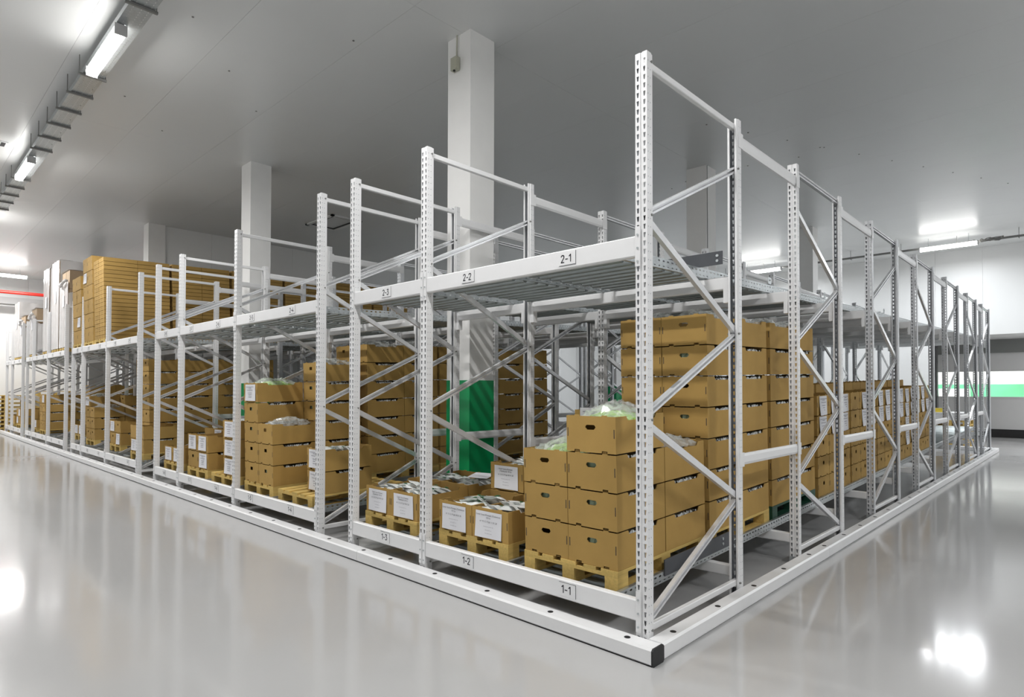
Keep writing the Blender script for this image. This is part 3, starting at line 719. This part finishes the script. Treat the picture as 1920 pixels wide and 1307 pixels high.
DOME = [crumple(BW-0.03, BD-0.05, BH-0.03, 0.026, 13, 18, 20+s_, M_FILM, edge=0.0, dome=0.085) for s_ in range(4)]
LEAF = [crumple(BW-0.07, BD-0.1, BH-0.045, 0.014, 14, 18, 40+s_, M_LEAF, dome=0.06, name='lettuce') for s_ in range(3)]
def flatbag(seed):
    r = random.Random(seed); b = MB()
    nx, ny = 5, 6; W, D = 0.16, 0.22; vs = []
    for j in range(ny+1):
        for i in range(nx+1):
            u = 1-abs(2*i/nx-1)**2; v = 1-abs(2*j/ny-1)**2
            vs.append((-W/2+W*i/nx, -D/2+D*j/ny, 0.045*u*v+r.uniform(-.004,.004)))
    b.add(vs, [(j*(nx+1)+i, j*(nx+1)+i+1, (j+1)*(nx+1)+i+1, (j+1)*(nx+1)+i) for j in range(ny) for i in range(nx)])
    b.add([(-W/2,-D/2,-0.003),(W/2,-D/2,-0.003),(W/2,D/2,-0.003),(-W/2,D/2,-0.003)], [(3,2,1,0)])
    return b.mesh('salad_bag', M_BAG, smooth=True)
FLATBAG = [flatbag(i) for i in range(3)]
LOGO_M = MB().add([(0.021*cos(2*pi*i/8)*(1.2 if i%2 else .8), 0.021*sin(2*pi*i/8), 0.001) for i in range(8)], [tuple(range(8))]).mesh('leaf_print', M_LOGO)
def paper_mesh(W, Hh, seed, curl=0.012):
    r = random.Random(seed); b = MB(); n = 6; m = 4; vs = []; a, c = r.uniform(-1,1), r.uniform(-1,1)
    for j in range(n+1):
        for i in range(m+1):
            u, v = i/m, j/n
            vs.append((-W/2+W*u+0.01*a*(1-v), -0.003-curl*(1-v)**2*(0.6+0.5*sin(pi*u*1.5+c))-0.006*abs(u-0.5)*(1-v), -Hh+Hh*v))
    b.add(vs, [(j*(m+1)+i, j*(m+1)+i+1, (j+1)*(m+1)+i+1, (j+1)*(m+1)+i) for j in range(n) for i in range(m)])
    return b.mesh('paper_label', M_PAPER, smooth=True)
PAPERS = [paper_mesh(0.285, 0.203, k, 0.008) for k in range(6)]
PAPER_S = [paper_mesh(0.25, 0.212, 10+k, 0.016) for k in range(5)]
LINESM = MB()
for k, (w_, z) in enumerate([(0.22,-0.03),(0.08,-0.045),(0.16,-0.07),(0.11,-0.105),(0.09,-0.13),(0.095,-0.155)]):
    LINESM.box(-w_/2,w_/2,-0.0035,-0.003,z-0.0025,z+0.0025)
LINES_MESH = LINESM.mesh('printed_lines', M_INKG)
def near_text(par, l1, l2, date):
    for txt, sz, z in ((l1,0.0175,-0.028),(l2,0.0175,-0.048),(date,0.019,-0.078)):
        obj('print', text_mesh(txt, sz, M_INK), par, (0,-0.0085,z), rot=(pi/2,0,0))
    for txt, sz, z in (('Количество коробок: 120',0.009,-0.115),('Вес коробки: 3,6',0.009,-0.142),('Вес паллеты: 432',0.009,-0.167)):
        obj('print', text_mesh(txt, sz, M_INKG), par, (0,-0.0105,z), rot=(pi/2,0,0))
rb = random.Random(11)
HIDDEN = set((11,12,13,22,23,36,44,52,58,59,60,61,62,68,69,70,71,72,78,79,80,81,88,89,90,91,98,99,100,101,108,109,110,111,118,119,120,121,128,129,130,131,138,139,140,141,148,149,150,151,158,159,160,161,168,169,170,171,178,179,180,181,188,189,190,191,198,199,200,201,221,235,258,259,260,261,262,263,264,273,289,292,294,300,302,303,311,312,313,316,318,323,329,336,350,357,358,359,361,371,375,379,380,383,384,385,386,389,390,403,404,413,414,433,434,435,436,437,445,))     # boxes of the stacks that nothing in the photograph shows
SMALL = set((24,82,133,192,236,237,240,249,257,265,281,301,304,305,306,308,309,314,315,317,319,322,324,341,342,360,376,377,378,381,382,405,408,409,410,411,412,415,419,426,438,))        # glimpsed scraps, joined into one object below
far_boxes = MB()
_count = [0]
def lean(o, y0, z0, deck, rz):
    """tilt an object about the front edge (y0, z0) of the pallet it stands on"""
    a = LEAN[deck]; dy, dz = o.location.y-y0, o.location.z-z0
    o.location.y = y0+dy*cos(a)-dz*sin(a); o.location.z = z0+dy*sin(a)+dz*cos(a)
    o.rotation_euler = (Matrix.Rotation(a,3,'X') @ Matrix.Rotation(rz,3,'Z')).to_euler()
def carton(me, x, y, z, label, content=None, paper=None, rz=0.0, jit=0.0015, depth=BD, hgt=BH, group=None, text=None, base=None, deck=1):
    rx_, ry_, rr_ = rb.uniform(-jit,jit), rb.uniform(-jit,jit), rz+rb.uniform(-1,1)*jit*0.8
    _count[0] += 1
    if _count[0] in HIDDEN: return None
    t = obj('cardboard_box', me, None, (x+rx_, y+ry_, z), rr_)
    if _count[0] in SMALL:
        if base: lean(t, base[0], base[1], deck, rr_)
        o_ = MB(); o_.v = [tuple(v.co) for v in me.vertices]; o_.f = [tuple(p.vertices) for p in me.polygons]; o_.m = [p.material_index for p in me.polygons]
        far_boxes.xf(Matrix.LocRotScale(t.location, t.rotation_euler, None), o_); bpy.data.objects.remove(t); return None
    if base: lean(t, base[0], base[1], deck, rr_)
    tag(t, label, 'box', group)
    if content == 'edge': obj('plastic_bag', rb.choice(BAGS), t, (0,BD*0.25,0))
    if content in ('dome','leaf'):
        obj('plastic_bag', rb.choice(DOME), t, (0,0.02,0))
        if content == 'leaf': obj('lettuce', rb.choice(LEAF), t, (0,0.05,0))
    if content == 'bags':
        for k in range(13):
            bgo = obj('salad_bag', rb.choice(FLATBAG), t, (rb.uniform(-.095,.095), 0.135+0.0255*k, hgt-0.07+0.006*(k%4)), rot=(radians(-28+rb.uniform(-14,14)), rb.uniform(-.2,.2), rb.uniform(-.4,.4)))
            obj('leaf_print', LOGO_M, bgo, (0.02,-0.02,0.047))
    if paper:
        kind, dz = paper
        p = obj('paper_label', rb.choice(PAPERS if kind == 'big' else PAPER_S), t, (rb.uniform(-.012,.012), -0.001, hgt-0.012+dz))
        if text: near_text(p, *text)
        else: obj('printed_lines', LINES_MESH, p, (0,-0.006,0))
    return t
COLW = {0:'right column', 1:'left column', 2:'middle column'}
def lvl(k, n): return 'bottom box' if k == 0 else ('top box' if k == n-1 else ORD[k+1]+' from bottom')
def stack(lane, pal, z0, heights, y0, meshes=(BOX_H,), skip=(), pitch=BP, topfill='dome', papers={}, dx=0.4, deck=1, xoff=0.0, word='', textd={}):
    """heights[(row,col)] = layers; row 0 is the front row, col 0 the right column"""
    cx = LANES[lane]+xoff
    for (row, col), n in heights.items():
        for k in range(n):
            if (row,col,k) in skip: continue
            x = cx+dx/2-col*dx; y = y0+0.003+row*0.602
            lab = '%s behind plate %d-%d, %s pallet, %s, %s, %s' % ('papered box' if (row,col,k) in papers else 'brown box', deck, lane, ORD[pal], 'front row' if row == 0 else 'rear row', COLW[col], lvl(k,n))
            top = k == n-1
            cont = (topfill.get((row,col)) if isinstance(topfill, dict) else topfill) if top else 'edge'
            me = meshes[0] if len(meshes) == 1 else (meshes[1] if rb.random() < 0.25 else meshes[0])
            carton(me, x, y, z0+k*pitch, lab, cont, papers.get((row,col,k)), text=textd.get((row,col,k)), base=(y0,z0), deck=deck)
LEAN = {1: math.atan(0.025), 2: math.atan(SLOPE)}
def roll(y): return lowbot(y)+0.038
def put_pallet(lane, pal, y, deck=1, green=False, load='', xoff=0.0):
    z = (roll(y) if deck == 1 else upbot(y)+0.038)
    pallet(LANES[lane]+xoff, y, z, '%s pallet on the %s deck behind plate %d-%d, %s from the front' %
           ('dark green' if green else 'yellowish wooden', 'lower' if deck == 1 else 'upper', deck, lane, ORD[pal]), green, LEAN[deck])
    return z+0.1455
# --- lane 1-1
z = put_pallet(1,1,0.25)
stack(1,1,z,{(0,0):4,(0,1):3,(1,0):3,(1,1):4},0.25,(BOX_H,),topfill={(0,0):'leaf',(0,1):'leaf',(1,0):'dome',(1,1):'dome'},papers={(1,1,3):('big',0.03)})
z = put_pallet(1,2,1.52)
stack(1,2,z,{(0,0):7,(0,1):7,(1,0):7,(1,1):7},1.52,(BOX_H,),skip=[(1,1,k) for k in range(6)])
z = put_pallet(1,3,2.80,green=True)
stack(1,3,z,{(0,0):7,(0,1):7,(1,0):7,(1,1):7},2.80,(BOX_H,),skip=[(1,1,k) for k in range(6)]+[(0,1,k) for k in range(6)])
# rotated, paper covered boxes on the following five pallets
BOX_RT = box_mesh(0.39, 0.395, ROT_H+0.10, (0.0,0.145,0.027,0.022,'slot'), scoop=False)
for pi_, yy in enumerate([4.10,5.36,6.60,7.84,9.06]):
    z = roll(yy)+0.022; base = (yy, z)
    t = thing('cart_tray', 'dark steel cart under the paper covered boxes on the lower deck, %s from the front' % ORD[pi_+1], 'cart', (LANES[1],yy,roll(yy)+0.001))
    t.rotation_euler = (LEAN[1],0,0)
    for yb_ in (0.0, 0.57, 1.14): obj('cross_bar', MB().box(-0.39,0.39,yb_,yb_+0.06,0,0.018).mesh('cart_bar', M_DARKSTEEL), t)
    for xb_ in (-0.39, 0.35): obj('side_bar', MB().box(xb_,xb_+0.04,0.061,0.569,0,0.018).box(xb_,xb_+0.04,0.631,1.139,0,0.018).mesh('cart_side', M_DARKSTEEL), t)
    for r_ in range(3):
        for k in range(5):
            pp = ('s', 0.0) if k >= 3 and not (pi_ == 1 and r_ == 0) else None
            if pi_ == 3 and r_ > 0 and k >= 1: pp = ('s', -0.01)
            if pi_ == 4 and r_ == 2 and k == 4: pp = None
            carton(BOX_R, LANES[1]+0.399, yy+0.20+r_*0.402, z+k*(ROT_H+0.003), '%s at right aisle, lane 1-1, %s pallet, %s along, %s' % ('papered box' if pp else 'brown box', ORD[4+pi_], ORD[r_+1], lvl(k,5)),
                   None, pp, rz=pi/2, hgt=ROT_H, base=base)
        for k in range(5):
            carton(BOX_RT if k == 4 else BOX_R, LANES[1]-0.002, yy+0.20+r_*0.402, z+k*(ROT_H+0.003), 'inner brown box, lane 1-1, %s pallet, %s along, %s' % (ORD[4+pi_], ORD[r_+1], lvl(k,5)),
                   None, None, rz=pi/2, hgt=ROT_H, base=base)
# --- lane 1-2
T1 = ('Салат Gusto-Романо (Премиум)', '150 гр', 'от 11.12.19 до 04.01.20')
T2 = ('Салат Gusto-Романо (Премиум)', '150 гр', 'от 19.12.19 до 11.01.20')
T3 = ('Салат Gusto-Романо', '(Премиум) 150 гр', 'от 12.12.19 до 05.01.20')
z = put_pallet(2,1,0.25)
stack(2,1,z,{(0,0):1,(0,1):1},0.25,(BOX_LOW,),topfill='bags',papers={(0,0,0):('big',-0.01),(0,1,0):('big',-0.01)},textd={(0,0,0):T2,(0,1,0):T1})
stack(2,1,z,{(1,1):2},0.25,(BOX_LOW,),topfill='bags',papers={(1,1,1):('big',-0.01)},textd={(1,1,1):T3})
# --- lane 1-3
z = put_pallet(3,1,0.25)
stack(3,1,z,{(0,0):1,(0,1):1,(1,0):1,(1,1):1},0.255,(BOX_LOW,),topfill='bags',papers={(0,0,0):('big',-0.01),(0,1,0):('big',-0.01)},textd={(0,0,0):T3,(0,1,0):T3},dx=0.395)
p = obj('paper_sheet', MB().box(-0.105,0.105,-0.148,0.148,0,0.001).mesh('paper_sheet', M_PAPER), None, (-2.66,1.2,z+0.292), rot=(0.03,0.03,0.5))
tag(p, 'loose white paper sheet lying on the bags in the rear boxes behind plate 1-3', 'paper')
# --- lane 1-4
z = put_pallet(4,1,0.25)
stack(4,1,z+0.0045,{(0,0):2},0.40,(BOX_LOW,),topfill='bags',papers={(0,0,0):('big',0.0),(0,0,1):('big',0.0)})
# --- lane 1-5
z = put_pallet(5,1,0.25)
stack(5,1,z,{(0,0):3,(0,1):5,(1,0):6,(1,1):4},0.25,(BOX_S,),topfill={(0,0):'dome',(0,1):'leaf',(1,0):'dome',(1,1):'dome'},papers={(0,1,4):('big',-0.005)},dx=0.392,skip=[(1,1,k) for k in range(3)])
for pi_, yy in enumerate([1.56,2.80,4.05]):
    z = put_pallet(5,2+pi_,yy)
    stack(5,2+pi_,z,{(0,0):7,(0,1):7,(1,0):7,(1,1):7},yy,(BOX_S,),skip=[(1,1,k) for k in range(6)]+([(0,1,k) for k in range(6)] if pi_ else []),dx=0.392)
# --- lanes 1-6 to 1-8
z = put_pallet(6,1,0.25)
stack(6,1,z,{(0,0):3},0.255,(BOX_SN,),topfill='bags',papers={(0,0,k):('big',0.0) for k in range(3)})
z = put_pallet(7,1,0.25)
stack(7,1,z,{(0,0):2,(0,1):2},0.255,(BOX_S,),topfill=None,papers={(0,0,0):('big',0.0),(0,0,1):('big',0.0),(0,1,1):('big',0.0)})
stack(7,1,z,{(1,0):1},0.255,(BOX_SN,),topfill='bags')
z = put_pallet(8,1,0.25)
stack(8,1,z,{(0,0):1,(0,1):1},0.255,(BOX_SN,),topfill=None,papers={(0,0,0):('big',0.0),(0,1,0):('big',0.0)})
stack(8,1,z,{(1,0):2,(1,1):2},0.27,(BOX_SN,),topfill=None,papers={(1,0,1):('big',0.0)})
# --- lanes 1-9 to 1-13
z = put_pallet(11,1,0.45)
stack(11,1,z,{(0,0):2,(0,1):2,(1,0):2,(1,1):2},0.45,(BOX_S,),topfill=None,papers={(0,1,1):('big',0.0),(0,0,0):('s',0.0)})
for pi_, yy in enumerate([1.72,2.95]):
    z = put_pallet(11,2+pi_,yy) if yy < 2.6 else roll(yy)+.145
    if yy < 2.6: stack(11,2+pi_,z,{(0,0):7,(0,1):7,(1,0):7},yy,(BOX_S,),topfill=None)
z = put_pallet(9,1,0.30)
stack(9,1,z,{(0,0):2,(0,1):2},0.30,(BOX_SN,),topfill=None,papers={(0,1,0):('big',0.0)})
z = put_pallet(10,1,0.66)
stack(10,1,z,{(0,0):7,(0,1):7,(1,0):7},0.66,(BOX_S,),topfill=None)
z = put_pallet(10,2,1.92)
stack(10,2,z,{(0,0):7,(1,0):7},1.92,(BOX_S,),topfill=None)
z = put_pallet(13,1,0.42)
stack(13,1,z,{(0,0):3,(0,1):4,(1,0):4,(1,1):4},0.42,(BOX_S,),topfill={(0,1):'dome',(0,0):'dome'},papers={(0,1,3):('big',0.0)})
z = put_pallet(12,1,1.2)
stack(12,1,z,{(0,0):4,(0,1):4},1.2,(BOX_S,),topfill=None)
z = put_pallet(14,1,0.55)
stack(14,1,z,{(0,0):1,(0,1):1,(1,0):2},0.55,(BOX_SN,),topfill=None,papers={(0,0,0):('big',0.0),(0,1,0):('big',0.0)})
z = put_pallet(17,1,0.30)
stack(17,1,z,{(0,0):4,(0,1):4,(1,0):4},0.30,(BOX_S,),topfill=None,papers={(0,0,3):('big',0.0)})
z = put_pallet(15,1,0.9)
stack(15,1,z,{(0,0):5,(0,1):5,(1,0):5},0.9,(BOX_S,),topfill=None,papers={(0,1,4):('big',0.0)})
z = put_pallet(18,1,0.28)
stack(18,1,z,{(0,0):1,(0,1):2},0.28,(BOX_SN,),topfill=None,papers={(0,0,0):('big',0.0)})
z = put_pallet(20,1,0.28)
stack(20,1,z,{(0,0):2,(0,1):2},0.28,(BOX_SN,),topfill=None,papers={(0,0,1):('big',0.0),(0,1,0):('big',0.0)})
z = put_pallet(21,1,0.28)
stack(21,1,z,{(0,0):1,(0,1):1},0.28,(BOX_SN,),topfill=None,papers={(0,1,0):('big',0.0)})

# ------------------------------------------------------------------ upper deck loads
NL = 20
for pi_, yy in enumerate([0.15,1.40,2.66,3.92,5.18,6.44]):
    z = put_pallet(11,1+pi_,yy,deck=2)
    for row in range(2):
        for col in range(2):
            if col == 1 and not (pi_ == 0 and row == 0): continue
            for k in range(NL):
                t = obj('cardboard_tray', TRAY_M, None, (LANES[11]+0.2-col*0.4+rb.uniform(-.002,.002), yy+0.003+row*0.601+rb.uniform(-.002,.002), z+k*0.0815), rb.uniform(-.003,.003))
                lean(t, yy, z, 2, t.rotation_euler.z)
                tag(t, 'flat cardboard tray behind plate 2-11, %s pallet, %s %s column, %s' % (ORD[1+pi_], 'front' if row == 0 else 'rear', 'right' if col == 0 else 'left', lvl(k,NL).replace(' box','')+' layer'), 'tray')
z = put_pallet(12,1,0.15,deck=2)
for col in range(2):
    for row in range(2):
        n = 6 if col == 0 else 6
        for k in range(n):
            if row == 1 and col == 1 and k < 5: continue
            carton(BOX_2, LANES[12]+0.2-col*0.4, 0.153+row*0.6, z+k*0.3, 'tall brown box behind plate 2-12, %s row, %s column, %s' % ('front' if row == 0 else 'rear', 'right' if col == 0 else 'left', lvl(k,n)), None, ('s',0.0) if (row==0 and col==1 and k==4) else None, jit=0.003, hgt=0.29, base=(0.15,z), deck=2)
z = put_pallet(13,1,0.15,deck=2)
for col in range(2):
    for k in range(5):
        carton(BOX_2, LANES[13]+0.2-col*0.4, 0.153, z+k*0.3, 'tall brown box behind plate 2-13, %s column, %s' % ('right' if col == 0 else 'left', lvl(k,5)), None, ('s',0.0) if (col==0 and k==1) else None, jit=0.003, hgt=0.29, base=(0.15,z), deck=2)
# film wrapped loads
def wrapped(x0, x1, y0, y1, z, h, label, torn, seed, strip=True):
    r = random.Random(seed); W, D = x1-x0, y1-y0
    t = thing('wrapped_load', label, 'wrapped load', ((x0+x1)/2, y0, z))
    hw = W/2
    nl = max(3, int(h/0.42)); lh = h/nl
    for k in range(nl):
        for c in (-1, 1):
            obj('carton', MB().box(min(0.01*c,hw*c*0.96),max(0.01*c,hw*c*0.96),0.03,D-0.03,k*lh+0.003,(k+1)*lh-0.004).mesh('inner_carton', M_WRAPPED), t)
    def sheet(p0, p1, nrm, z0, z1, nu=10, nv=16, amp=0.02):
        b = MB(); vs = []; p0, p1, nrm = Vector(p0), Vector(p1), Vector(nrm)
        for j in range(nv+1):
            for i in range(nu+1):
                p = p0.lerp(p1, i/nu); q = p+nrm*(0.012+r.uniform(0,amp)*(0 if i in (0,nu) else 1)+0.012*sin(i*1.7+seed))
                vs.append((q.x,q.y,z0+(z1-z0)*j/nv+(r.uniform(-.05,.05) if j == nv and torn else 0)))
        b.add(vs, [(j*(nu+1)+i, j*(nu+1)+i+1, (j+1)*(nu+1)+i+1, (j+1)*(nu+1)+i) for j in range(nv) for i in range(nu)])
        return b.mesh('film_sheet', M_WRAP, smooth=True)
    ztop = h+0.01 if not torn else h*0.86
    obj('film', sheet((-hw,0,0),(hw,0,0),(0,-1,0),-0.03,ztop), t)
    obj('film', sheet((hw,0,0),(hw,D,0),(1,0,0),-0.03,ztop*(0.8 if torn else 1)), t)
    obj('film', sheet((-hw,0,0),(-hw,D,0),(-1,0,0),-0.03,ztop), t)
    obj('film_top', crumple(W+0.03, D+0.02, h+0.012, 0.012, 6, 6, seed, M_WRAP, name='film_top'), t)
    obj('paper_label', MB().box(-0.1,0.1,-0.04,-0.038,h*0.52,h*0.52+0.3).mesh('wrapped_label', M_PAPER), t, (hw*0.2,0,0))
    if torn:
        b = MB(); p = Vector((-hw*0.6,-0.05,h*0.83))
        for i in range(7):
            q = Vector((-hw*0.6+W*0.15*(i+1)*0.9,-0.06-r.uniform(0,.05),h*0.83-0.05*sin(i)+r.uniform(-.04,.04))); b.tube(p,q,0.035,6); p = q
        obj('torn_film', b.mesh('torn_film', M_WRAP, smooth=True), t)
    return t
for ln, (x0,x1,h,torn) in {14:(-17.08,-16.22,1.85,True),15:(-18.04,-17.20,2.22,False),16:(-19.32,-18.40,2.18,False)}.items():
    z = put_pallet(ln,1,0.20,deck=2)
    wrapped(x0,x1,0.21,1.39,z+0.035,h,'tall load wrapped in milky film on the upper deck behind plate 2-%d' % ln, torn, ln)
for ln, (x0,x1,h,torn) in {18:(-21.33,-20.52,1.30,True),19:(-23.24,-22.42,1.25,True),20:(-24.18,-23.36,1.75,False)}.items():
    z = put_pallet(ln,1,0.20,deck=2)
    wrapped(x0,x1,0.21,1.39,z+0.035,h,'load wrapped in loose milky film on the upper deck behind plate 2-%d' % ln, torn, ln)

# ------------------------------------------------------------------ floor stacks at both ends
for s_, (x, y, n) in enumerate([(-26.6,-0.35,9),(-26.6,1.1,10)]):
    for k in range(n):
        pallet(x+rb.uniform(-.015,.015), y, 0.0005+k*0.146, 'wooden pallet in the %s floor stack left of the rack, %s from the floor' % (['nearer','farther'][s_], ORD[k+1]))
for k in range(5):
    pallet(-1.15+rb.uniform(-.01,.01), 17.5, 0.0005+k*0.146, 'wooden pallet in the low stack beyond the rack end, %s from the floor' % ORD[k+1])
b = MB()
t = thing('board_pile', 'pile of white boards lying on the low pallet stack beyond the rack', 'boards', (-1.15,17.5,0.732))
for k in range(5): obj('board', MB().box(-0.45,0.45,0,1.25,k*0.042,k*0.042+0.034).mesh('board', M_WHITE), t)
t = thing('yellow_carton', 'small yellow carton on the white boards beyond the rack end', 'carton', (-1.42,17.6,0.943))
obj('body', MB().box(-0.15,0.15,0,0.2,0,0.11).mesh('carton_body', M_YELLOW), t)
obj('tape', MB().box(-0.151,0.151,0.085,0.115,-0.0,0.111).mesh('carton_tape', M_PAPER), t)

if far_boxes.v:
    o = obj('distant_cartons', far_boxes.mesh('distant_cartons', M_CARD, M_CARDIN, M_INK)); o['kind'] = 'stuff'
    o['label'] = 'distant brown cartons glimpsed between uprights and stacks on the lower deck'; o['category'] = 'boxes'
